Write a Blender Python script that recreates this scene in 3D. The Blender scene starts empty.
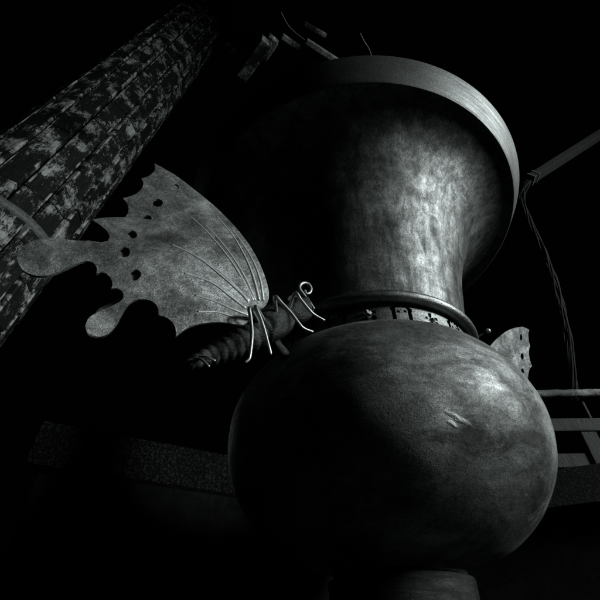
import bpy, bmesh, math, random
from mathutils import Vector, Matrix
from mathutils import noise as mnoise
from mathutils.geometry import delaunay_2d_cdt
random.seed(7)
R = math.radians
sc = bpy.context.scene
col = sc.collection

# ------------------------------------------------------------------ camera
H = 1.5                                   # eye height above the hall floor
F, PITCH, YAW = 400.3, R(42.03), R(-11.62)
FWD = Vector((math.sin(YAW)*math.cos(PITCH), math.cos(YAW)*math.cos(PITCH), math.sin(PITCH)))
RGT = Vector((math.cos(YAW), -math.sin(YAW), 0))
UP = RGT.cross(FWD)
cd = bpy.data.cameras.new('camera'); cam = bpy.data.objects.new('camera', cd); col.objects.link(cam)
cd.sensor_width = 36; cd.lens = 36*F/600; cd.clip_start = .05; cd.clip_end = 200
m3 = Matrix((RGT, UP, -FWD)).transposed()
cam.matrix_world = Matrix.Translation((0, 0, H)) @ m3.to_4x4()
sc.camera = cam

# ------------------------------------------------------------------ light: one tall doorway-like source to the right, plus an added ledge spot
w = bpy.data.worlds.new('World'); sc.world = w; w.use_nodes = True
w.node_tree.nodes['Background'].inputs[0].default_value = (.8, .9, 1, 1)
w.node_tree.nodes['Background'].inputs[1].default_value = .0003
LDIR = Vector((.93, -.21, .285)).normalized()
LTGT = Vector((-.2, 1.9, H+1.3))
ld = bpy.data.lights.new('daylight_opening', 'AREA'); lamp = bpy.data.objects.new('daylight_opening', ld); col.objects.link(lamp)
ld.shape = 'RECTANGLE'; ld.size = 1.6; ld.size_y = 1.8; ld.energy = 430; ld.spread = R(115); ld.color = (.94, 1, .99)
lamp.location = LTGT + LDIR*9
lamp.rotation_euler = (-LDIR).to_track_quat('-Z', 'Y').to_euler()
sd = bpy.data.lights.new('ledge_fill_spot', 'SPOT'); slamp = bpy.data.objects.new('ledge_fill_spot', sd); col.objects.link(slamp)  # added fill spot with no visible source, only brightens the dais ledge
sd.energy = 400; sd.spot_size = R(17); sd.spot_blend = 1.0; sd.shadow_soft_size = .05; sd.color = (.94, 1, .99)
slamp.location = (-1.0, -1.2, H+.1)
slamp.rotation_euler = (Vector((-.98, 2.3, H+1.0))-slamp.location).to_track_quat('-Z', 'Y').to_euler()
sc.view_settings.view_transform = 'Standard'; sc.view_settings.look = 'None'
sc.view_settings.exposure = 0; sc.view_settings.gamma = 1
sc.render.engine = 'CYCLES'

# ------------------------------------------------------------------ helpers
def ray(px, py):
    d = RGT*((px-300)/F) - UP*((py-300)/F) + FWD
    return d / math.hypot(d.x, d.y)       # unit horizontal length
def at(px, py, dist): return ray(px, py)*dist + Vector((0, 0, H))
def at_z(px, py, z):
    d = ray(px, py); return d*((z-H)/d.z) + Vector((0, 0, H))
def on_plane(px, py, p0, n):
    d = ray(px, py); o = Vector((0, 0, H)); return o + d*((p0-o).dot(n)/d.dot(n))
def me_obj(name, verts, faces, mat, parent=None, smooth=False):
    me = bpy.data.meshes.new(name); me.from_pydata([tuple(v) for v in verts], [], faces); me.update()
    if smooth:
        for p in me.polygons: p.use_smooth = True
    me.materials.append(mat)
    o = bpy.data.objects.new(name, me); col.objects.link(o); o.parent = parent
    return o
def sharp(o, deg=35):
    o.data.set_sharp_from_angle(angle=R(deg))
def empty(name, loc=(0, 0, 0)):
    o = bpy.data.objects.new(name, None); col.objects.link(o); o.location = loc; o.empty_display_size = .1; return o
def tag(o, label=None, cat=None, group=None, kind=None):
    if label: o['label'] = label
    if cat: o['category'] = cat
    if group: o['group'] = group
    if kind: o['kind'] = kind
    return o
def lathe(name, prof, mat, parent=None, n=160, center=(0, 0), close=False, smooth=True):
    vs, fs = [], []
    for (r, z) in prof:
        for i in range(n):
            a = 2*math.pi*i/n; vs.append((center[0]+r*math.cos(a), center[1]+r*math.sin(a), z))
    k = len(prof)
    for j in range(k if close else k-1):
        j2 = (j+1) % k
        for i in range(n):
            i2 = (i+1) % n
            fs.append((j*n+i, j*n+i2, j2*n+i2, j2*n+i))
    o = me_obj(name, vs, fs, mat, parent, smooth)
    if smooth: sharp(o, 40)
    return o
def spline(pts, sub=6):
    pts = [Vector(p) for p in pts]
    out = []
    for i in range(len(pts)-1):
        p0 = pts[max(i-1, 0)]; p1 = pts[i]; p2 = pts[i+1]; p3 = pts[min(i+2, len(pts)-1)]
        for s in range(sub):
            t = s/sub
            out.append(.5*((2*p1)+(p2-p0)*t+(2*p0-5*p1+4*p2-p3)*t*t+(3*p1-p0-3*p2+p3)*t*t*t))
    out.append(pts[-1]); return out
def tube_data(pts, rad, n=8):
    """rad: number or function of 0..1"""
    pts = [Vector(p) for p in pts]; vs, fs = [], []
    L = len(pts); ref = None
    for i, p in enumerate(pts):
        t = (pts[min(i+1, L-1)]-pts[max(i-1, 0)]).normalized()
        if ref is None:
            ref = t.orthogonal().normalized()
        ref = (ref - t*ref.dot(t)).normalized(); b = t.cross(ref)
        r = rad(i/(L-1)) if callable(rad) else rad
        for k in range(n):
            a = 2*math.pi*k/n; vs.append(p + ref*(r*math.cos(a)) + b*(r*math.sin(a)))
    for i in range(L-1):
        for k in range(n):
            k2 = (k+1) % n; fs.append((i*n+k, i*n+k2, (i+1)*n+k2, (i+1)*n+k))
    fs.append(tuple(reversed(range(n)))); fs.append(tuple(range((L-1)*n, L*n)))
    return vs, fs
def tube(name, pts, rad, mat, parent=None, n=8):
    v, f = tube_data(pts, rad, n); return me_obj(name, v, f, mat, parent, True)
def box_mesh(name, sx, sy, sz, mat, bev=.01, seg=2):
    bm = bmesh.new(); bmesh.ops.create_cube(bm, size=1)
    bmesh.ops.scale(bm, vec=(sx, sy, sz), verts=bm.verts)
    if bev: bmesh.ops.bevel(bm, geom=bm.edges[:], offset=bev, segments=seg, affect='EDGES', profile=.6)
    me = bpy.data.meshes.new(name); bm.to_mesh(me); bm.free(); me.materials.append(mat); return me
def link(name, me, parent=None, mw=None):
    o = bpy.data.objects.new(name, me); col.objects.link(o)
    if mw is not None: o.matrix_world = mw
    o.parent = parent; return o
def frame(x, y, z, o): return Matrix.Translation(o) @ Matrix((x, y, z)).transposed().to_4x4()
def beam_between(name, p, q, wid, hei, mat, bev=.012, roll_up=Vector((0, 0, 1))):
    d = (q-p); L = d.length; x = d.normalized(); y = roll_up.cross(x).normalized(); z = x.cross(y)
    return link(name, box_mesh(name, L, wid, hei, mat, bev), None, frame(x, y, z, (p+q)/2))

# ------------------------------------------------------------------ materials (the photograph is monochrome: greys)
def mat_new(name):
    m = bpy.data.materials.new(name); m.use_nodes = True; nt = m.node_tree
    return m, nt, nt.nodes['Principled BSDF']
def N(nt, t, **kw):
    n = nt.nodes.new(t)
    for k, v in kw.items():
        if isinstance(v, (int, float, str, bool, tuple)) and hasattr(n, k): setattr(n, k, v)
    return n
def noise(nt, vec, scale, detail=6, rough=.6, dist=0):
    n = nt.nodes.new('ShaderNodeTexNoise'); n.inputs['Scale'].default_value = scale
    n.inputs['Detail'].default_value = detail; n.inputs['Roughness'].default_value = rough; n.inputs['Distortion'].default_value = dist
    nt.links.new(vec, n.inputs['Vector']); return n.outputs['Fac']
def mapped(nt, src, scale=(1, 1, 1), loc=(0, 0, 0), rot=(0, 0, 0)):
    n = nt.nodes.new('ShaderNodeMapping'); n.inputs['Scale'].default_value = scale; n.inputs['Location'].default_value = loc; n.inputs['Rotation'].default_value = rot
    nt.links.new(src, n.inputs['Vector']); return n.outputs['Vector']
def ramp(nt, fac, stops):
    n = nt.nodes.new('ShaderNodeValToRGB'); cr = n.color_ramp
    while len(cr.elements) < len(stops): cr.elements.new(.5)
    for e, (p, v) in zip(cr.elements, stops):
        e.position = p; e.color = (v, v, v, 1) if isinstance(v, (int, float)) else (*v, 1)
    nt.links.new(fac, n.inputs[0]); return n.outputs[0]
def mth(nt, op, a, b=None, clamp=False):
    n = nt.nodes.new('ShaderNodeMath'); n.operation = op; n.use_clamp = clamp
    for i, v in enumerate((a, b)):
        if v is None: continue
        if isinstance(v, (int, float)): n.inputs[i].default_value = v
        else: nt.links.new(v, n.inputs[i])
    return n.outputs[0]
def mix(nt, fac, a, b, mode='MIX'):
    n = nt.nodes.new('ShaderNodeMix'); n.data_type = 'RGBA'; n.blend_type = mode
    for sock, v in ((n.inputs[0], fac), (n.inputs[6], a), (n.inputs[7], b)):
        if isinstance(v, (int, float)):
            sock.default_value = v if sock.type == 'VALUE' else (v, v, v, 1)
        elif isinstance(v, tuple): sock.default_value = (*v, 1)
        else: nt.links.new(v, sock)
    return n.outputs[2]
def bump(nt, h, strength, dist, nrm=None):
    n = nt.nodes.new('ShaderNodeBump'); n.inputs['Strength'].default_value = strength; n.inputs['Distance'].default_value = dist
    nt.links.new(h, n.inputs['Height'])
    if nrm is not None: nt.links.new(nrm, n.inputs['Normal'])
    return n.outputs['Normal']
TINT = (.95, 1.0, .99)
def tinted(nt, c): return mix(nt, 1.0, c, TINT, 'MULTIPLY')

def bronze(name, lo, hi, rough=(.36, .52), metallic=1.0, streak=(1.2, 1.2, 9), scale=1.0, scuff=.5, grain=1.0, bump_s=.35, extra=None, blotch=0, scars=(), drips=False):
    m, nt, b = mat_new(name)
    tc = N(nt, 'ShaderNodeTexCoord').outputs['Object']
    big = noise(nt, tc, 2.6*scale, 7, .62, .4)
    st = noise(nt, mapped(nt, tc, streak), 5*scale, 9, .72, .5)
    fine = noise(nt, tc, 60*scale, 5, .7)
    gr = noise(nt, tc, 320, 2, .8)
    f = mth(nt, 'ADD', mth(nt, 'MULTIPLY', big, .45), mth(nt, 'ADD', mth(nt, 'MULTIPLY', st, .38), mth(nt, 'MULTIPLY', fine, .17)))
    base = ramp(nt, f, [(.40, lo), (.50, lo+(hi-lo)*.42), (.585, hi)])
    # pale scuffs and rubbed oxide with their own ragged shapes
    sm = noise(nt, mapped(nt, tc, (1, 1, 1.8), (3, 1, 7)), 4.3*scale, 10, .76, .5)
    sc_ = ramp(nt, sm, [(.56, 0.0), (.66, 1.0)])
    base = mix(nt, mth(nt, 'MULTIPLY', sc_, scuff), base, min(1, hi*1.55))
    if blotch:
        bl = noise(nt, mapped(nt, tc, (1, 1, 1.7), (11, 5, 2)), 3.4*scale, 10, .7, .8)
        base = mix(nt, 1.0, base, ramp(nt, bl, [(.38, 1-blotch), (.5, .9), (.6, 1.12)]), 'MULTIPLY')
    if drips:                                           # run marks down the neck
        dr = noise(nt, mapped(nt, tc, (9, 9, .55), (2, 7, 3)), 2.2, 8, .7, .35)
        base = mix(nt, 1.0, base, ramp(nt, dr, [(.40, .55), (.5, .95), (.62, 1.25)]), 'MULTIPLY')
    # dark pits
    vo = N(nt, 'ShaderNodeTexVoronoi'); vo.inputs['Scale'].default_value = 46*scale; nt.links.new(tc, vo.inputs['Vector'])
    pm = mth(nt, 'MULTIPLY', ramp(nt, vo.outputs['Distance'], [(.06, 1.0), (.2, 0.0)]), ramp(nt, big, [(.47, 0.0), (.6, .75)]))
    base = mix(nt, pm, base, lo*.35)
    # emulsion-like fine mottling of the corroded skin
    gm = ramp(nt, gr, [(.3, 1-.6*grain), (.5, 1.0), (.72, 1+.55*grain)])
    base = mix(nt, 1.0, base, gm, 'MULTIPLY')
    if extra: base = extra(nt, tc, base)
    nt.links.new(tinted(nt, base), b.inputs['Base Color'])
    b.inputs['Metallic'].default_value = metallic
    nt.links.new(ramp(nt, st, [(.3, rough[1]), (.7, rough[0])]), b.inputs['Roughness'])
    hgt = mth(nt, 'ADD', mth(nt, 'MULTIPLY', st, .6), mth(nt, 'ADD', mth(nt, 'MULTIPLY', fine, .25), mth(nt, 'MULTIPLY', gr, .06)))
    hgt = mth(nt, 'SUBTRACT', hgt, mth(nt, 'MULTIPLY', pm, .25))
    nrm = bump(nt, hgt, bump_s, .02)
    tot = None
    for (C, T, Bv, L, W) in scars:                     # worn weld scars: raised ragged streaks in the metal
        def dot(vec, off):
            n = N(nt, 'ShaderNodeVectorMath'); n.operation = 'DOT_PRODUCT'; nt.links.new(tc, n.inputs[0]); n.inputs[1].default_value = vec
            return mth(nt, 'SUBTRACT', n.outputs['Value'], off)
        wob = mth(nt, 'MULTIPLY', mth(nt, 'SUBTRACT', noise(nt, tc, 22, 6, .7), .5), W*3.2)
        al = mth(nt, 'DIVIDE', dot(T, C.dot(T)), L); ac = mth(nt, 'DIVIDE', mth(nt, 'ADD', dot(Bv, C.dot(Bv)), wob), W)
        q = mth(nt, 'SUBTRACT', 1.0, mth(nt, 'ADD', mth(nt, 'MULTIPLY', al, al), mth(nt, 'MULTIPLY', ac, ac)), True)
        tot = q if tot is None else mth(nt, 'MAXIMUM', tot, q)
    if tot is not None:
        nrm = bump(nt, tot, .4, .012, nrm)
        base = mix(nt, mth(nt, 'MULTIPLY', mth(nt, 'MULTIPLY', tot, fine), .75), base, hi*1.5)
        nt.links.new(tinted(nt, base), b.inputs['Base Color'])
    nt.links.new(nrm, b.inputs['Normal'])
    return m
M_neck = bronze('bronze_neck', .045, .19, rough=(.5, .66), grain=1.5, drips=True, blotch=.45, scuff=.45, streak=(2.2, 2.2, 1.2), bump_s=.22)
M_lip = bronze('bronze_lip', .06, .13, rough=(.5, .65), scuff=.1, streak=(.7, .7, 14), bump_s=.2)
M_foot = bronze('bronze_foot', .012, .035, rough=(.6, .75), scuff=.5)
M_ring = bronze('bronze_ring', .06, .2, scuff=.35, streak=(1, 1, 6))
M_wing = bronze('bronze_wing', .07, .34, rough=(.45, .6), metallic=.75, streak=(3, 3, 3), scale=2.2, scuff=.5, grain=1.5, bump_s=.4, blotch=.5)
M_bug = bronze('bronze_insect_body', .018, .065, rough=(.4, .55), scale=3, scuff=.2, bump_s=.6)
M_vein = bronze('bronze_vein', .4, .65, rough=(.4, .5), metallic=.6, scale=3, scuff=.1, bump_s=.1)
M_leg = bronze('bronze_leg', .18, .5, rough=(.36, .5), metallic=.95, scale=4, scuff=.1, bump_s=.1, grain=.4)

def wood(name, dark, light, patch, lo=.52, hi=.60, edge=0):
    m, nt, b = mat_new(name)
    oi = N(nt, 'ShaderNodeObjectInfo')
    tc = N(nt, 'ShaderNodeTexCoord').outputs['Object']
    add = N(nt, 'ShaderNodeVectorMath'); add.operation = 'ADD'
    sh = N(nt, 'ShaderNodeCombineXYZ')
    nt.links.new(mth(nt, 'MULTIPLY', oi.outputs['Random'], 37.0), sh.inputs[0]); nt.links.new(mth(nt, 'MULTIPLY', oi.outputs['Random'], 91.0), sh.inputs[2])
    nt.links.new(tc, add.inputs[0]); nt.links.new(sh.outputs[0], add.inputs[1])
    v = add.outputs[0]
    grain = noise(nt, mapped(nt, v, (14, 14, .9)), 4, 8, .65, .8)
    pt = noise(nt, mapped(nt, v, (1.5, 1.5, 1.1)), 1.9, 12, .74, .25)
    base = ramp(nt, grain, [(.35, dark*.6), (.65, dark*1.8)])
    fl = noise(nt, mapped(nt, v, (26, 26, 7)), 3, 6, .75)
    ptf = mth(nt, 'ADD', pt, mth(nt, 'MULTIPLY', mth(nt, 'SUBTRACT', fl, .5), .42))
    pm = mth(nt, 'MULTIPLY', ramp(nt, ptf, [(lo, 0.0), (hi, 1.0)]), ramp(nt, grain, [(.32, .3), (.62, 1.0)]))
    if edge:
        sx = N(nt, 'ShaderNodeSeparateXYZ'); nt.links.new(tc, sx.inputs[0])
        em = ramp(nt, mth(nt, 'DIVIDE', mth(nt, 'ABSOLUTE', sx.outputs[0]), edge), [(.80, 0.0), (.9, 1.0)])
        en = ramp(nt, noise(nt, mapped(nt, v, (1, 1, 1.3)), 3.1, 8, .7, .3), [(.50, 0.0), (.58, 1.0)])
        pm = mth(nt, 'MAXIMUM', pm, mth(nt, 'MULTIPLY', mth(nt, 'MULTIPLY', em, en), .8))
    base = mix(nt, mth(nt, 'MULTIPLY', pm, patch), base, light)
    nt.links.new(tinted(nt, base), b.inputs['Base Color'])
    b.inputs['Roughness'].default_value = .7; b.inputs['Specular IOR Level'].default_value = .12
    nt.links.new(bump(nt, mth(nt, 'ADD', grain, pm), .5, .01), b.inputs['Normal'])
    return m
M_col = wood('worn_column_timber', .007, .40, 1.0, .53, .61, .128)
M_beam = wood('beam_timber_painted_shade', .006, .2, 1.0, .52, .62)  # near-black base stands in for shade, pale patches for lit glimpses
M_rail = wood('grey_rail_timber', .018, .07, .6, .45, .62)

def stone(name, lo, hi, scale=60, bs=.6, thr=(.42, .62)):
    m, nt, b = mat_new(name)
    tc = N(nt, 'ShaderNodeTexCoord').outputs['Object']
    g = noise(nt, tc, scale, 4, .75); big = noise(nt, tc, 3, 6, .6)
    base = ramp(nt, g, [(thr[0], lo), (thr[1], hi)])
    base = mix(nt, 1.0, base, ramp(nt, big, [(.35, .5), (.65, 1.1)]), 'MULTIPLY')
    nt.links.new(tinted(nt, base), b.inputs['Base Color']); b.inputs['Roughness'].default_value = .85; b.inputs['Specular IOR Level'].default_value = .12
    nt.links.new(bump(nt, g, bs, .02), b.inputs['Normal'])
    return m
M_stone = stone('rough_granite', .001, .035, 75, .6, (.5, .64))
M_ped = stone('pedestal_granite', .008, .05, 40)
M_floor = stone('dark_floor_stone', .003, .008, 8, .2)
def plain(name, v, rough=.6, metallic=0):
    m, nt, b = mat_new(name)
    tc = N(nt, 'ShaderNodeTexCoord').outputs['Object']
    c = ramp(nt, noise(nt, tc, 30, 5, .7), [(.35, v*.6), (.65, v*1.3)])
    nt.links.new(tinted(nt, c), b.inputs['Base Color']); b.inputs['Roughness'].default_value = rough; b.inputs['Metallic'].default_value = metallic; b.inputs['Specular IOR Level'].default_value = .12
    return m
M_iron = plain('aged_iron', .12, .7, .3)
M_hand = wood('pale_handrail_timber', .05, .3, .9, .45, .6)
M_rope = plain('dark_rope', .02, .95)
M_wire = plain('wire_metal', .1, .6, .5)
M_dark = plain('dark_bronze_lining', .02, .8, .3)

# ------------------------------------------------------------------ setting
tag(me_obj('floor', [(-14, -8, 0), (14, -8, 0), (14, 16, 0), (-14, 16, 0)], [(0, 1, 2, 3)], M_floor), kind='structure')

def hz(az): return Vector((math.sin(R(az)), math.cos(R(az)), 0))
# stone dais: its left edge runs away behind the vase, then turns at an angle chosen to keep that face dim
ZD = H+.95
a0 = at_z(232, 458, ZD); dA = hz(52); dB = hz(80)
c0 = a0 + dA*1.45
farL = at_z(44, 421, ZD)
dC = hz(106)
poly = [farL, c0, c0 + dC*5, c0 + dC*5 + Vector((1.5, 7, 0)), farL + Vector((-1.0, 5.5, 0))]
def prism(name, poly, z0, z1, mat, parent=None):
    n = len(poly)
    vs = [(p.x, p.y, z0) for p in poly] + [(p.x, p.y, z1) for p in poly]
    fs = [tuple(reversed(range(n))), tuple(range(n, 2*n))] + [(i, (i+1) % n, n+(i+1) % n, n+i) for i in range(n)]
    return me_obj(name, vs, fs, mat, parent)
dais = empty('stone_dais', (a0.x, a0.y, 0))
def keep(o, par):
    o.parent = par; o.matrix_parent_inverse = par.matrix_world.inverted() if False else Matrix.Translation(par.location).inverted(); return o
inset = [p + Vector((.02, .09, 0)) for p in poly]
keep(prism('plinth', inset, 0, ZD-.22, M_floor), dais)
keep(prism('coping', poly, ZD-.217, ZD, M_stone), dais)
tag(dais, 'rough granite ledge of the dais low in the shadow under the large butterfly', 'ledge')

# ------------------------------------------------------------------ bronze vase
VX, VY = 0.0, 2.0
ZB = -.06
vase = empty('bronze_vase', (VX, VY, H+ZB))
tag(vase, 'huge bronze vase with round belly, thick neck and wide flaring mouth', 'vase')
def vz(prof): return [(r, z-ZB) for r, z in prof]        # profiles are given relative to the eye
# belly (slightly squared ellipsoid) with foot
zb, Rb, hb = .785, .750, .515
def on_belly(px, py):
    d = ray(px, py); A = Vector((d.x/Rb, d.y/Rb, d.z/hb)); O = Vector((-VX/Rb, -VY/Rb, -zb/hb))
    a = A.dot(A); b = 2*A.dot(O); c = O.dot(O)-1; t = (-b-math.sqrt(b*b-4*a*c))/(2*a)
    p = d*t; sn = (p.z-zb)/hb; q = Vector((p.x-VX, p.y-VY, 0)).normalized()
    if sn < 0: sn *= hb/.535
    cn = math.sqrt(max(0, 1-sn*sn)); q *= Rb*cn**(.86 if sn > 0 else .74)
    return Vector((q.x, q.y, p.z-ZB))
SC = []
for (pa, pb, W) in (((441, 412), (469, 430), .012), ((444, 424), (455, 431), .010)):
    A_, B_ = on_belly(*pa), on_belly(*pb); T_ = (B_-A_).normalized(); C_ = (A_+B_)/2
    Bv_ = (C_-Vector((0, 0, zb-ZB))).normalized().cross(T_).normalized()
    SC.append((C_, T_, Bv_, (B_-A_).length/2, W))
M_body = bronze('bronze_belly', 0.045, .27, rough=(.54, .72), grain=1.5, metallic=.85, scuff=.5, streak=(1.0, 1.0, 2.4), bump_s=.2, blotch=.65, scars=SC)
pr = []
for i in range(0, 61):
    t = -math.pi/2 + math.pi*i/60
    c, s = math.cos(t), math.sin(t)
    e = .86
    if s < 0: r = Rb*abs(c)**.74; z = zb + .535*s
    else: r = Rb*abs(c)**e; z = zb + hb*s
    if r < .30 and s < 0: continue
    if r < .44 and s > 0: continue
    pr.append((r, z))
zlow = pr[0][1]
pr = [(.262, .245), (.272, .262)] + [p for p in pr if p[1] > .272]
body = lathe('belly', vz(pr), M_body, vase, 224)
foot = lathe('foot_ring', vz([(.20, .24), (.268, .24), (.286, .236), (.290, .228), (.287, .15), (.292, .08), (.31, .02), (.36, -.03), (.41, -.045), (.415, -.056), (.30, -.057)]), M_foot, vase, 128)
# neck
npf = [(.54, 1.275), (.546, 1.31), (.558, 1.37), (.572, 1.44), (.585, 1.52), (.60, 1.6), (.62, 1.7), (.646, 1.8), (.678, 1.9), (.715, 2.0), (.76, 2.1),
       (.812, 2.18), (.872, 2.245), (.945, 2.298), (1.03, 2.335), (1.095, 2.352), (1.125, 2.356)]
npf = [(v.x, v.z) for v in spline([(r, 0, z) for r, z in npf], 5)]
neck = lathe('neck', vz(npf), M_neck, vase, 224)
def wobble(o, amp, freq):
    for v in o.data.vertices:
        p = v.co.copy(); k = mnoise.noise(p*freq)*amp + mnoise.noise(p*freq*3.1)*amp*.35
        r = math.hypot(p.x, p.y)
        if r > .01: v.co.x += p.x/r*k; v.co.y += p.y/r*k
wobble(body, .006, 3.2); wobble(neck, .005, 3.0)
lip = lathe('lip', vz([(1.120, 2.3545), (1.130, 2.3505), (1.137, 2.357), (1.152, 2.385), (1.182, 2.438), (1.212, 2.493), (1.216, 2.503), (1.205, 2.508), (1.15, 2.504), (1.06, 2.47), (.9, 2.38), (.72, 2.18), (.62, 1.9)]), M_lip, vase, 224)
# moulded ring
cr, cz = .568, 1.279
rp = []
for i in range(20):
    a = 2*math.pi*i/20; rp.append((cr+.032*math.cos(a), cz+.030*math.sin(a)))
lathe('moulding', vz(rp), M_ring, vase, 192, close=True)
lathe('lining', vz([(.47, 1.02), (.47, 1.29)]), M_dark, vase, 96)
# openwork collar: real piercings cut from the wall between shoulder and moulding
def hole_mask(u, z):
    # u: metres along the circumference inside one panel (panel width PW), z: 0..1 height
    PW = panel_w
    x = u - PW/2
    hgt = .165
    y = z*hgt
    if abs(abs(x) - .040) < .011 and .045 < y < .118: return True
    for k in range(6):
        a = math.pi*(.05 + .9*k/5)
        if (x-.046*math.cos(a))**2 + (y-.116-.022*math.sin(a))**2 < .0105**2: return True
    if (x-.016)**2+(y-.108)**2 < .008**2 or (x+.018)**2+(y-.104)**2 < .008**2: return True
    # blossom between the gates
    for sx in (-1, 1):
        bx, by = sx*PW/2, .088
        for k in range(5):
            a = 2*math.pi*k/5 + .5
            dx, dy = x-bx-.030*math.cos(a), y-by-.028*math.sin(a)
            if dx*dx + dy*dy < (.010+.003*math.sin(k*2.1))**2: return True
    return False
cr0, cr1, z0, z1 = .522, .545, 1.10, 1.268
npan = 11; panel_w = 2*math.pi*cr1/npan
PH = R(-71)-math.pi/npan
nu, nz = npan*64, 36
good = {}
for i in range(nu):
    for j in range(nz):
        u = (i+.5)/nu*npan % 1*panel_w
        good[i, j] = not hole_mask(u, (j+.5)/nz)
vs, fs, idx = [], [], {}
def cv(i, j, k):
    key = (i % nu, j, k)
    if key not in idx:
        a = 2*math.pi*(i % nu)/nu + PH; r = cr1 if k else cr0
        idx[key] = len(vs); vs.append((r*math.cos(a), r*math.sin(a), z0+(z1-z0)*j/nz-ZB))
    return idx[key]
for (i, j), g in good.items():
    if not g: continue
    fs.append((cv(i, j, 1), cv(i+1, j, 1), cv(i+1, j+1, 1), cv(i, j+1, 1)))
    fs.append((cv(i, j, 0), cv(i, j+1, 0), cv(i+1, j+1, 0), cv(i+1, j, 0)))
    for (di, dj, A, B) in ((1, 0, (i+1, j), (i+1, j+1)), (-1, 0, (i, j+1), (i, j)), (0, 1, (i+1, j+1), (i, j+1)), (0, -1, (i, j), (i+1, j))):
        nb = good.get(((i+di) % nu, j+dj), False)
        if not nb: fs.append((cv(*A, 1), cv(*A, 0), cv(*B, 0), cv(*B, 1)))
collar = me_obj('openwork_collar', vs, fs, M_ring, vase)
# small bent-out petals round each blossom
pm_v = [(-.006, 0, -.004), (.006, 0, -.004), (.009, .008, .012), (0, .013, .022), (-.009, .008, .012), (0, .002, .008)]
pme = bpy.data.meshes.new('petal'); pme.from_pydata(pm_v, [], [(0, 1, 5), (1, 2, 5), (2, 3, 5), (3, 4, 5), (4, 0, 5), (4, 3, 2, 1, 0)]); pme.materials.append(M_leg)
for p in range(npan):
    a = 2*math.pi*p/npan + PH
    if math.sin(a) > .35: continue
    for k in range(4):
        b = 2*math.pi*k/4 + .6 + p
        o = link('petal', pme, collar)
        tx = .012*math.cos(b); tz = .012*math.sin(b)
        pos = Vector(((cr1+.003)*math.cos(a), (cr1+.003)*math.sin(a), z0+.088-ZB)) + Vector((-math.sin(a), math.cos(a), 0))*tx + Vector((0, 0, tz))
        o.matrix_local = Matrix.Translation(pos) @ Matrix.Rotation(a-math.pi/2, 4, 'Z') @ Matrix.Rotation(-b+math.pi/2, 4, 'Y')

# pedestal under the vase
ped = empty('round_stone_pedestal', (VX, VY, 0))
tag(ped, 'round stone pedestal just below the bottom edge carrying the bronze vase', 'pedestal')
zt = H+ZB
def rag(prof, n, amp, name, mat):
    o = lathe(name, prof, mat, ped, n)
    for v in o.data.vertices:
        k = 1 + amp*(random.random()-.5); v.co.x *= k; v.co.y *= k; v.co.z += amp*.3*(random.random()-.5) if v.co.z < zt-.001 else 0
    return o
rag([(.1, zt), (.50, zt), (.775, zt-.001), (.80, zt-.014), (.805, zt-.05), (.80, zt-.16), (.76, zt-.20)], 180, .008, 'top_slab', M_ped)
rag([(.755, zt-.19), (.74, zt-.3), (.70, .3), (.74, .22), (.86, .2), (.88, .12), (.88, 0)], 120, .004, 'drum', M_ped)

# ------------------------------------------------------------------ butterflies
BN = Vector((.60, -.80, .0)).normalized()          # the wing plate faces the light and the camera
BROOT = at(256, 311, 1.27)
BU = Vector((0, 0, 1)).cross(BN).normalized()      # in-plane horizontal
BV = BN.cross(BU)
def loc2(px, py, off=0.0):
    q = on_plane(px, py, BROOT + BN*off, BN) - BROOT
    return Vector((q.dot(BU), q.dot(BV), off))
fore = [(155, 161), (165, 166), (178, 173), (192, 183), (206, 194), (219, 206), (231, 220), (241, 234), (250, 249), (257, 264), (263, 279), (267, 293), (266, 305), (258, 313),
        (240, 312), (210, 304), (180, 300), (152, 294), (128, 291), (119, 284), (110, 268), (108, 254), (113, 242), (113, 230), (117, 219), (121, 216.8), (126, 213), (129.2, 207), (128.6, 200), (124, 193.2), (131, 191.8), (138, 189), (143, 184), (144, 179), (142, 175.2), (147, 174), (152, 171.3), (155.5, 167)]
hind = [(92, 220), (100, 218.2), (112, 217), (123, 216.8), (135, 217.4), (148, 219.8), (160, 223), (172, 228.6), (188, 238), (206, 251), (224, 267), (240, 284), (252, 300), (258, 311), (254, 318),
        (247, 324), (240, 329), (228, 327.4), (217, 326.8), (200, 328.6), (186, 333), (174, 341), (173.5, 334), (170, 327.5), (164, 322.8), (157, 320.5), (156.5, 313), (153, 307.5), (147, 304), (137, 303), (129, 306.5), (122.5, 316), (116, 328), (108, 336.5), (98, 339.3), (88.5, 335.8), (85, 327.5),
        (89, 319.5), (99, 313.5), (112, 308), (120, 303.8), (123, 299), (121.5, 293.5), (117, 290.4), (111.2, 290.2), (112.2, 285), (109.5, 278.5), (103.5, 274), (96.4, 274.4), (96.5, 268.5), (92, 263.2), (83, 262.2), (68, 267.6), (53, 273), (37, 274.2), (23, 268.6), (16.4, 258), (20, 248), (33, 240.4), (50, 238), (77, 241.6), (90, 242.4),
        (101, 244.3), (107.5, 243.2), (109.6, 239), (107, 233), (100.5, 226.4)]
f_holes = [(175.5, 184.6, 4.4, 3.5), (158.4, 200.2, 5, 4.1), (147.5, 216.2, 4.8, 4.2)]
h_holes = [(131.8, 236.6, 5.0, 4.6), (124.2, 255.6, 5.4, 5.0), (134.6, 278.6, 5.4, 5.2)]
def inside(poly, x, y):
    c = False; n = len(poly); j = n-1
    for i in range(n):
        xi, yi = poly[i][0], poly[i][1]; xj, yj = poly[j][0], poly[j][1]
        if (yi > y) != (yj > y) and x < (xj-xi)*(y-yi)/(yj-yi)+xi: c = not c
        j = i
    return c
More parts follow.
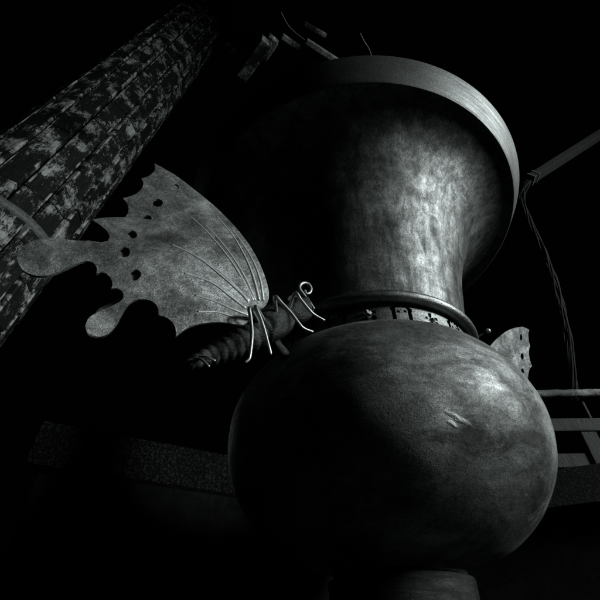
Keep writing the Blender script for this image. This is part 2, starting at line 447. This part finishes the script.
def plate_mesh(name, outline, holes, bend, thick, mat, cusp=(), step=.017):
    """outline in local (u, v); real holes; bent by bend(u, v); solid thickness"""
    pts2 = []; edges = []; loops = []
    def add_loop(lp):
        s = len(pts2); n = len(lp)
        for p in lp: pts2.append(Vector((p[0], p[1])))
        for i in range(n): edges.append((s+i, s+(i+1) % n))
        loops.append(lp)
    dens = []
    n = len(outline)
    for i in range(n):
        a = Vector(outline[i][:2]); b = Vector(outline[(i+1) % n][:2])
        k = max(1, int((b-a).length/.02))
        for s in range(k): dens.append(tuple(a.lerp(b, s/k)))
    add_loop(dens)
    for h in holes: add_loop(h)
    xs = [p[0] for p in dens]; ys = [p[1] for p in dens]
    x = min(xs)
    rnd = random.Random(3)
    nb = len(pts2)
    bvec = [p.copy() for p in pts2[:nb]]
    while x < max(xs):
        y = min(ys)
        while y < max(ys):
            q = (x+rnd.uniform(-.3, .3)*step, y+rnd.uniform(-.3, .3)*step)
            if inside(dens, *q) and not any(inside(h, *q) for h in holes):
                if all((b.x-q[0])**2+(b.y-q[1])**2 > (step*.45)**2 for b in bvec): pts2.append(Vector(q))
            y += step
        x += step
    v2, e2, f2, _, _, _ = delaunay_2d_cdt(pts2, edges, [], 0, 1e-6)
    faces = []
    for f in f2:
        cx = sum(v2[i].x for i in f)/3; cy = sum(v2[i].y for i in f)/3
        if inside(dens, cx, cy) and not any(inside(h, cx, cy) for h in holes): faces.append(tuple(f))
    nv = len(v2)
    zz = [bend(v.x, v.y) for v in v2]
    vs = [(v.x, v.y, z+thick/2) for v, z in zip(v2, zz)] + [(v.x, v.y, z-thick/2) for v, z in zip(v2, zz)]
    cnt = {}
    fs = []
    for f in faces:
        a, b, c = f
        if (v2[b]-v2[a]).cross(v2[c]-v2[a]) < 0: f = (a, c, b)
        fs.append(f); fs.append((f[2]+nv, f[1]+nv, f[0]+nv))
        for i in range(3):
            e = (f[i], f[(i+1) % 3]); cnt[e] = 1
    for (a, b) in list(cnt):
        if (b, a) not in cnt: fs.append((b, a, a+nv, b+nv))
    me = bpy.data.meshes.new(name); me.from_pydata(vs, [], fs); me.update()
    for p in me.polygons: p.use_smooth = True
    me.materials.append(mat); me.set_sharp_from_angle(angle=R(40))
    return me
def wave(u, v, gap):
    r = math.hypot(u, v)
    a = math.atan2(v, -u)
    return gap*min(1, r/.35) + .020*math.sin(r*5.2+.4) + .006*math.sin(a*9)*min(1, r*1.6)
def smooth_loop(px, sub=4, corner=48):
    n = len(px); P2 = [Vector((a, b)) for a, b in px]; out = []
    cor = []
    for i in range(n):
        a = P2[i]-P2[i-1]; b = P2[(i+1) % n]-P2[i]
        cor.append(abs(math.degrees(a.angle_signed(b))) > corner)
    for i in range(n):
        p1, p2 = P2[i], P2[(i+1) % n]
        p0 = p1*2-p2 if cor[i] else P2[i-1]
        p3 = p2*2-p1 if cor[(i+1) % n] else P2[(i+2) % n]
        L = (p2-p1).length
        if not cor[i] and (p1-p0).length > 0: p0 = p1-(p1-p0).normalized()*min((p1-p0).length, L*1.5)
        if not cor[(i+1) % n] and (p3-p2).length > 0: p3 = p2+(p3-p2).normalized()*min((p3-p2).length, L*1.5)
        for k in range(sub):
            t = k/sub
            q = .5*((2*p1)+(p2-p0)*t+(2*p0-5*p1+4*p2-p3)*t*t+(3*p1-p0-3*p2+p3)*t*t*t); out.append((q.x, q.y))
    return out
fo = [loc2(*p) for p in smooth_loop(fore)]; hi_ = [loc2(*p) for p in smooth_loop(hind)]
def hole_loop(cx, cy, rx, ry, rough=.06):
    return [tuple(loc2(cx+rx*math.cos(t)*(1+rough*math.sin(3*t+cx)), cy+ry*math.sin(t)*(1+rough*math.cos(2*t+cy)))[:2]) for t in [2*math.pi*k/18 for k in range(18)]]
f_me = plate_mesh('fore_wing', fo, [hole_loop(*h) for h in f_holes], lambda u, v: wave(u, v, -.008), .010, M_wing)
h_me = plate_mesh('hind_wing', hi_, [hole_loop(*h) for h in h_holes], lambda u, v: wave(u, v, .012), .010, M_wing)
veins_h = [[(193, 260), (214, 274), (232, 289), (247, 305)], [(182, 279), (207, 287), (226, 299), (244, 311)], [(193, 300), (213, 306), (230, 313), (246, 318)],
           [(195, 317), (215, 317), (232, 321), (245, 321)], [(170, 248), (195, 262), (220, 281), (248, 304)]]
veins_f = [[(205, 225), (222, 246), (240, 274), (254, 303)], [(217, 213), (235, 240), (249, 272), (258, 303)], [(190, 215), (212, 240), (234, 271), (252, 303)], [(232, 228), (248, 256), (258, 282), (262, 303)]]
def vein_pts(px, gap, s):
    out = []
    for p in spline([Vector((a, b, 0)) for a, b in px], 8):
        q = loc2(p.x, p.y); out.append(Vector((q.x, q.y, wave(q.x, q.y, gap)+s*.0030)))
    return out

def make_butterfly(name):
    rt = empty(name)
    def part(nm, v, f, mat, par=rt, smooth=True):
        return me_obj(nm, v, f, mat, par, smooth)
    def tb(nm, pts, rad, mat=M_bug, par=rt, n=8):
        v, f = tube_data(pts, rad, n); return part(nm, v, f, mat, par)
    def P(px, py, off=0): return loc2(px, py, off)
    # near pair
    hw = link('hind_wing', h_me, rt); fw = link('fore_wing', f_me, rt)
    for k in veins_h: tb('vein', vein_pts(k, .012, 1), lambda t: .0045+.0035*t, M_vein, hw, 6)
    for k in veins_f: tb('vein', vein_pts(k, -.008, 1), lambda t: .004+.0035*t, M_vein, fw, 6)
    # far pair, the same plates leaning behind the near ones
    mid = loc2(150, 262); vd = (mid - Vector(((Vector((0, 0, H))-BROOT).dot(BU), (Vector((0, 0, H))-BROOT).dot(BV), (Vector((0, 0, H))-BROOT).dot(BN)))).normalized()
    FM = Matrix.Translation(vd*(.12/abs(vd.z))) @ Matrix.Translation(mid) @ Matrix.Diagonal((.97, .97, 1, 1)) @ Matrix.Translation(-mid)
    for nm, me in (('hind_wing', h_me), ('fore_wing', f_me)):
        o = link(nm, me, rt); o.matrix_local = FM
    # abdomen of stepped rings, tapering towards the tail
    BO = -.045
    ax = spline([P(262, 329, BO), P(245, 340, BO), P(225, 350, BO), P(205, 358, BO), P(186, 366, BO)], 24)
    nA = len(ax)
    def rad(t):
        seg = (t*11) % 1
        return (.062*(1-t)**.65+.012)*(.86+.16*math.sin(math.pi*seg))
    tb('abdomen', ax, rad, M_bug, rt, 20)
    for k, t in enumerate((.84, .9)):
        p = ax[int(t*(nA-1))]
        tb('tail_bristle', spline([p+Vector((0, 0, .03)), p+Vector((.02, -.012, .055)), p+Vector((.05, -.022-.015*k, .06))], 5), .005, M_leg, rt, 6)
    tx = spline([P(255, 333, BO), P(262, 329, BO), P(272, 323, BO), P(281, 318, BO), P(287, 315, BO)], 6)
    tb('thorax', tx, lambda t: .03+.05*math.sin(math.pi*min(1, max(0, t*.9+.05)))**.6, M_bug, rt, 20)
    hx = spline([P(285, 316, BO), P(291, 313.5, BO), P(298, 311, BO), P(305, 308, BO), P(309, 306.5, BO)], 6)
    head = tb('head', hx, lambda t: .012+.05*math.sin(math.pi*t)**.55, M_bug, rt, 20)
    for s in (1, -1):
        bm = bmesh.new(); bmesh.ops.create_uvsphere(bm, u_segments=16, v_segments=10, radius=.021)
        c = P(302, 307, BO); bmesh.ops.translate(bm, vec=c+Vector((0, .008, s*.038)), verts=bm.verts)
        me = bpy.data.meshes.new('eye'); bm.to_mesh(me); bm.free(); me.materials.append(M_bug)
        for p in me.polygons: p.use_smooth = True
        link('eye', me, head)
    cur = [P(314, 309, .0), P(309, 301.5, .0), P(303, 294, .0), P(299.6, 289, .0), P(300.2, 285, .0), P(304, 283, .0), P(308.6, 284.6, .0), P(311, 289, .0), P(309.5, 293, .0), P(306, 293.4, .0), P(305.2, 290.5, .0)]
    tb('antenna', spline(cur, 6), lambda t: .006+.003*math.sin(math.pi*min(1, t*1.1)), M_leg, head, 8)
    cur2 = [Vector((c.x*1.0-.015, c.y-.01, -.10)) for c in cur]
    tb('antenna', spline(cur2, 6), lambda t: .009, M_bug, head, 8)
    near = [([(263, 331), (256, 318), (249.5, 308)], [(250.6, 318), (252, 334), (250.4, 352), (249, 359), (245, 362.5)]),
            ([(268, 328), (262, 317), (255.5, 306.5)], [(259.5, 316), (264, 329), (267.5, 342), (270, 351), (270.5, 354.5)]),
            ([(276, 324), (276, 310), (275, 296.5)], [(282, 303.5), (291, 313), (299, 323.5), (304, 328.5), (313, 332)]),
            ([(284, 320), (290, 306), (295, 292.5)], [(301, 300), (308.5, 309), (314, 314.5), (324.5, 320.5)])]
    far = [([(264, 330), (262, 318), (258, 310)], [(259, 325), (262, 340), (263, 348)]),
           ([(270, 327), (268, 312), (266, 305)], [(270, 318), (276, 332), (279, 340)]),
           ([(277, 323), (276, 308), (276.5, 299)], [(277.5, 310), (278.5, 322), (279.5, 336)]),
           ([(283, 320), (288, 308), (290.5, 298)], [(288.5, 308), (286, 320), (283, 333)])]
    for (up, dn) in near:
        pts = [P(x, y, BO+.03+.05*i) for i, (x, y) in enumerate(up)] + [P(x, y, .085-.004*i) for i, (x, y) in enumerate(dn)]
        tb('leg', spline(pts, 5), lambda t: .0088-.003*t, M_leg, rt, 8)
    for (up, dn) in far:
        pts = [P(x, y, BO-.02-.03*i) for i, (x, y) in enumerate(up)] + [P(x, y, BO-.08) for i, (x, y) in enumerate(dn)]
        tb('leg', spline(pts, 5), lambda t: .0075-.002*t, M_bug, rt, 8)
    return rt
B = frame(BU, BV, BN, BROOT)
bf = make_butterfly('bronze_butterfly'); bf.matrix_world = B
tag(bf, 'large bronze butterfly with pierced scalloped wings perched left on the vase shoulder', 'butterfly', 'bronze butterflies on the vase')
# support stem from body down to the shoulder, hidden below the thorax
vw = Vector((VX, VY, 0))
def shoulder(p):
    q = Vector((p.x-VX, p.y-VY, 0)); r = min(q.length, .70); q = q.normalized()*r
    return Vector((VX+q.x, VY+q.y, H+zb+hb*math.sqrt(max(0, 1-(r/Rb)**2))-.01))
def stem(rt):
    mw = rt.matrix_world
    p = mw @ loc2(268, 327, -.05); s = shoulder(p)
    iv = mw.inverted()
    v, f = tube_data([iv @ p, iv @ ((p+s)/2 + Vector((0, 0, -.02))), iv @ s], .022, 10)
    me_obj('mounting_stem', v, f, M_bug, rt, True)
# second butterfly, turned about the vase to its far right side
def copy_tree(o, parent=None):
    c = o.copy(); col.objects.link(c); c.parent = parent
    if parent is not None: c.matrix_parent_inverse = o.matrix_parent_inverse.copy()
    for ch in list(o.children): copy_tree(ch, c)
    return c
b2 = copy_tree(bf)
T = Matrix.Translation((VX, VY, 0))
b2.matrix_world = Matrix.Translation(RGT*-.125 - UP*.115) @ Matrix.Translation((.7053, 2.6456, 2.8868)) @ Matrix.Rotation(-2.276, 4, 'Z') @ Matrix.Rotation(math.pi/2-.4415, 4, 'X') @ Matrix.Rotation(.0136, 4, 'Z') @ Matrix.Scale(.9241, 4)
tag(b2, 'pierced wing tip of a second bronze butterfly rising behind the vase right shoulder', 'butterfly', 'bronze butterflies on the vase')
stem(bf); stem(b2)
q0 = b2.matrix_world @ loc2(300, 309, -.045); q1 = at(488, 331, 2.62); iv = b2.matrix_world.inverted()
hd = [c for c in b2.children if c.name.startswith('head')][0]
v, f = tube_data([iv @ p for p in spline([q0, q0.lerp(q1, .55)+Vector((0, 0, .06)), q1], 8)], .006, 6); me_obj('feeler', v, f, M_dark, hd, True)
bm = bmesh.new(); bmesh.ops.create_uvsphere(bm, u_segments=12, v_segments=8, radius=.021, matrix=Matrix.Translation(iv @ q1))
me = bpy.data.meshes.new('feeler_knob'); bm.to_mesh(me); bm.free(); me.materials.append(M_leg); link('feeler_knob', me, hd)

# ------------------------------------------------------------------ great timber column on the left
p1 = ray(50, 292); p2 = ray(195, 85)
mn = p1.cross(p2).normalized()
P0 = at(75, 245, 4.6)
if mn.x > 0: mn = -mn                      # towards the column's inside (left)
axis = (Vector((0, 0, 1)) - mn*mn.z).normalized()
CR = .74
ctr = P0 + mn*CR
foot_t = -ctr.z/axis.z
cbase = ctr + axis*foot_t
toC = (Vector((0, 0, H+3))-ctr); toC = (toC - axis*toC.dot(axis)).normalized()   # towards the eye
sideR = axis.cross(toC)
if sideR.dot(mn) > 0: sideR = -sideR
column = empty('timber_column', cbase)
tag(column, 'massive round column of worn vertical timbers leaning up the left edge', 'column')
ctop = (at(208, 66, 4.9) - cbase).dot(axis) + 2.2
NS = 15
plank_me = {}
def plank(wid, ln):
    key = (round(wid, 3), ln)
    if key not in plank_me: plank_me[key] = box_mesh('plank', wid, .09, ln, M_col, .012, 1)
    return plank_me[key]
sw = 2*CR*math.sin(math.pi/NS)
inv = Matrix.Translation(cbase).inverted()
for k in range(NS):
    ang = 2*math.pi*(k+.12)/NS
    nrm = toC*math.cos(ang) + sideR*math.sin(ang); tan = axis.cross(nrm)
    h = -random.uniform(0, .6)
    while h < ctop:
        ln = random.choice((.55, .7, .85, 1.05, 1.3))
        h2 = min(h+ln, ctop); 
        o = link('plank', plank(sw-.05, ln-.012), None, frame(tan, nrm, axis, cbase + nrm*(CR*math.cos(math.pi/NS)-.045+random.uniform(-.010, .010)) + axis*(h+ln/2)))
        o.parent = column; o.matrix_parent_inverse = inv
        h += ln
def on_column(name, v, f, mat, smooth=True):
    o = me_obj(name, v, f, mat, None, smooth); o.parent = column; o.matrix_parent_inverse = inv; return o
circ = lambda r, h: [cbase + axis*h + (toC*math.cos(t)+sideR*math.sin(t))*r for t in [2*math.pi*i/48 for i in range(48)]]
def coreband(name, r0, h0, h1, mat):
    a, b = circ(r0, h0), circ(r0, h1); n = 48
    return on_column(name, a+b, [(i, (i+1) % n, n+(i+1) % n, n+i) for i in range(n)] + [tuple(range(n, 2*n)), tuple(reversed(range(n)))], mat)
coreband('core', CR-.13, 0, ctop, M_floor)
bh = (at(48, 258, 4.3)-cbase).dot(axis)
band = coreband('iron_band', CR+.006, bh-.05, bh+.05, M_iron)
for k in range(2):                          # twisted wire wound round the band
    pts = []
    for i in range(241):
        t = 2*math.pi*i/240; w = 42*t + k*math.pi
        pts.append(cbase + axis*(bh+.026*math.cos(w)+.006*mnoise.noise(Vector((t*9, k, 0)))) + (toC*math.cos(t)+sideR*math.sin(t))*(CR+.014+.016*math.sin(w)))
    v, f = tube_data(pts, .012, 5); o = me_obj('wire_winding', v, f, M_iron, None, True); o.parent = band; o.matrix_parent_inverse = inv
    o.parent = column

# ------------------------------------------------------------------ timbers overhead
def overhead(pa, pb, z, wid, hei, label, name='roof_beam', mat=M_beam):
    o = beam_between(name, at_z(*pa, z), at_z(*pb, z), wid, hei, mat)
    tag(o, label, 'beam', 'dark beams overhead'); return o
overhead((306, 41), (343, 65), H+6.0, .07, .07, 'brightest short beam overhead left of the vase mouth', mat=M_hand)
overhead((282, 36), (299, 48), H+6.4, .07, .06, 'dim short beam end overhead just right of the bracket arms')
overhead((304, 23), (326, 36), H+6.8, .06, .05, 'faint thin beam overhead above the brightest beam')
brk = empty('roof_bracket', at_z(215, 60, H+5.0)); binv = Matrix.Translation(brk.location).inverted()
tag(brk, 'dim cluster of stacked timber bracket arms over the column top', 'bracket')
def bkeep(o): o.parent = brk; o.matrix_parent_inverse = binv
h0 = (at(208, 66, 4.9) - cbase).dot(axis)
for i, (dh, ln) in enumerate([(-.15, .55), (.25, .75), (.65, .6), (1.05, .85), (1.5, .7)]):
    c = cbase + axis*(h0+dh) + hz(64)*.3
    bkeep(beam_between('bracket_arm', c, c + hz(64)*(CR+ln), .15, .14, M_beam))
for pa, pb, z in (((241, 77), (267, 41), 5.0), ((262, 56), (274, 38), 5.15)):
    bkeep(beam_between('bracket_block', at_z(*pa, H+z), at_z(*pb, H+z), .13, .16, M_beam))

# wires
def wire(px, z, label):
    o = tube('wire', spline([at_z(x, y, H+z) for x, y in px], 6), 0.005, M_wire, None, 6); tag(o, label, 'wire', 'thin overhead wires'); return o
wire([(281, 12), (288, 25), (297, 34), (308, 42)], 6.02, 'thin curved wire running into the brightest overhead beam')
wire([(360, 33), (364, 41), (369, 49), (372, 58)], 5.0, 'short thin wire just above the vase mouth')

# right: slanting beam, hanging rope, railing
pa = at(529, 180, 4.5); pb = at(606, 131, 5.6)
o = beam_between('slanting_beam', pa, pb, .13, .11, M_rope); tag(o, 'dim slanting beam right of the vase mouth with narrow straps', 'beam')
d = (pb-pa).normalized()
for k, t in enumerate((.02, .12)):
    st = link('strap', box_mesh('strap', .02, .15, .13, M_wire, .003), None, None)
    y = Vector((0, 0, 1)).cross(d).normalized(); st.matrix_world = frame(d, y, d.cross(y), pa + d*t)
    mw0 = st.matrix_world.copy(); st.parent = o; st.matrix_parent_inverse = o.matrix_world.inverted(); st.matrix_world = mw0
rope_c = spline([at(x, y, 4.5) for x, y in ((529, 181), (522, 196), (529, 220), (542, 248), (553, 278), (563, 312), (570, 352), (574, 400))], 16)
rope = empty('hanging_rope', rope_c[-1]); tag(rope, 'frayed bundle of rope strands hanging dimly down right of the vase neck', 'rope')
for s in range(7):
    pts = []
    for i, p in enumerate(rope_c):
        t = (rope_c[min(i+1, len(rope_c)-1)]-rope_c[max(0, i-1)]).normalized(); a = t.cross(Vector((0, 1, 0))).normalized(); b = t.cross(a)
        an = i*.07+s*2*math.pi/7 + .9*mnoise.noise(Vector((i*.06, s*3.7, 0))); rr = .030*(1+.6*mnoise.noise(Vector((i*.09, s*5.1, 4)))); pts.append(p + a*(rr*math.cos(an)) + b*(rr*math.sin(an)))
    v, f = tube_data(pts, .010, 6); o = me_obj('strand', v, f, M_rope, None, True); o.parent = rope; o.matrix_parent_inverse = Matrix.Translation(rope_c[-1]).inverted()

fence = empty('timber_railing', c0 + dB*1.3 + Vector((0, .25, ZD))*1)
fp0 = at(552, 427, 3.95); fdir = dB
fence.location = (fp0.x, fp0.y, ZD)
finv = Matrix.Translation(fence.location).inverted()
def fkeep(o): o.parent = fence; o.matrix_parent_inverse = finv; return o
def rail(py, hei, dep, name):
    c = at(552, py, 3.95)
    o = beam_between(name, c - fdir*1.2, c + fdir*2.2, dep, hei, M_rail, .012); return fkeep(o)
rail(427, .115, .10, 'rail'); rail(463, .115, .12, 'rail')
c = at(552, 394, 3.95)
tp = [c + fdir*(-1.2+3.4*i/60) + Vector((0, random.uniform(-.003, .003), random.uniform(-.004, .004))) for i in range(61)]
v, f = tube_data(tp, .036, 10); fkeep(me_obj('handrail', v, f, M_hand, None, True))
ztop = c.z
for s in (.265, 1.45, -.9):
    p = Vector((fp0.x, fp0.y, 0)) + fdir*s + Vector((-fdir.y, fdir.x, 0))*.0
    me = box_mesh('post', .13, .07, at(552, 427, 3.95).z-ZD, M_rail, .01)
    fkeep(link('post', me, None, frame(fdir, Vector((-fdir.y, fdir.x, 0)), Vector((0, 0, 1)), p + Vector((0, 0, (ZD+at(552, 427, 3.95).z)/2)))))
    me = box_mesh('bracket_pin', .02, .02, ztop-at(552, 427, 3.95).z, M_rail, .004)
    fkeep(link('bracket_pin', me, None, frame(fdir, Vector((-fdir.y, fdir.x, 0)), Vector((0, 0, 1)), p + fdir*.10 + Vector((0, 0, (ztop+at(552, 427, 3.95).z)/2)))))
tag(fence, 'low timber railing with round handrail right of the vase belly', 'railing')
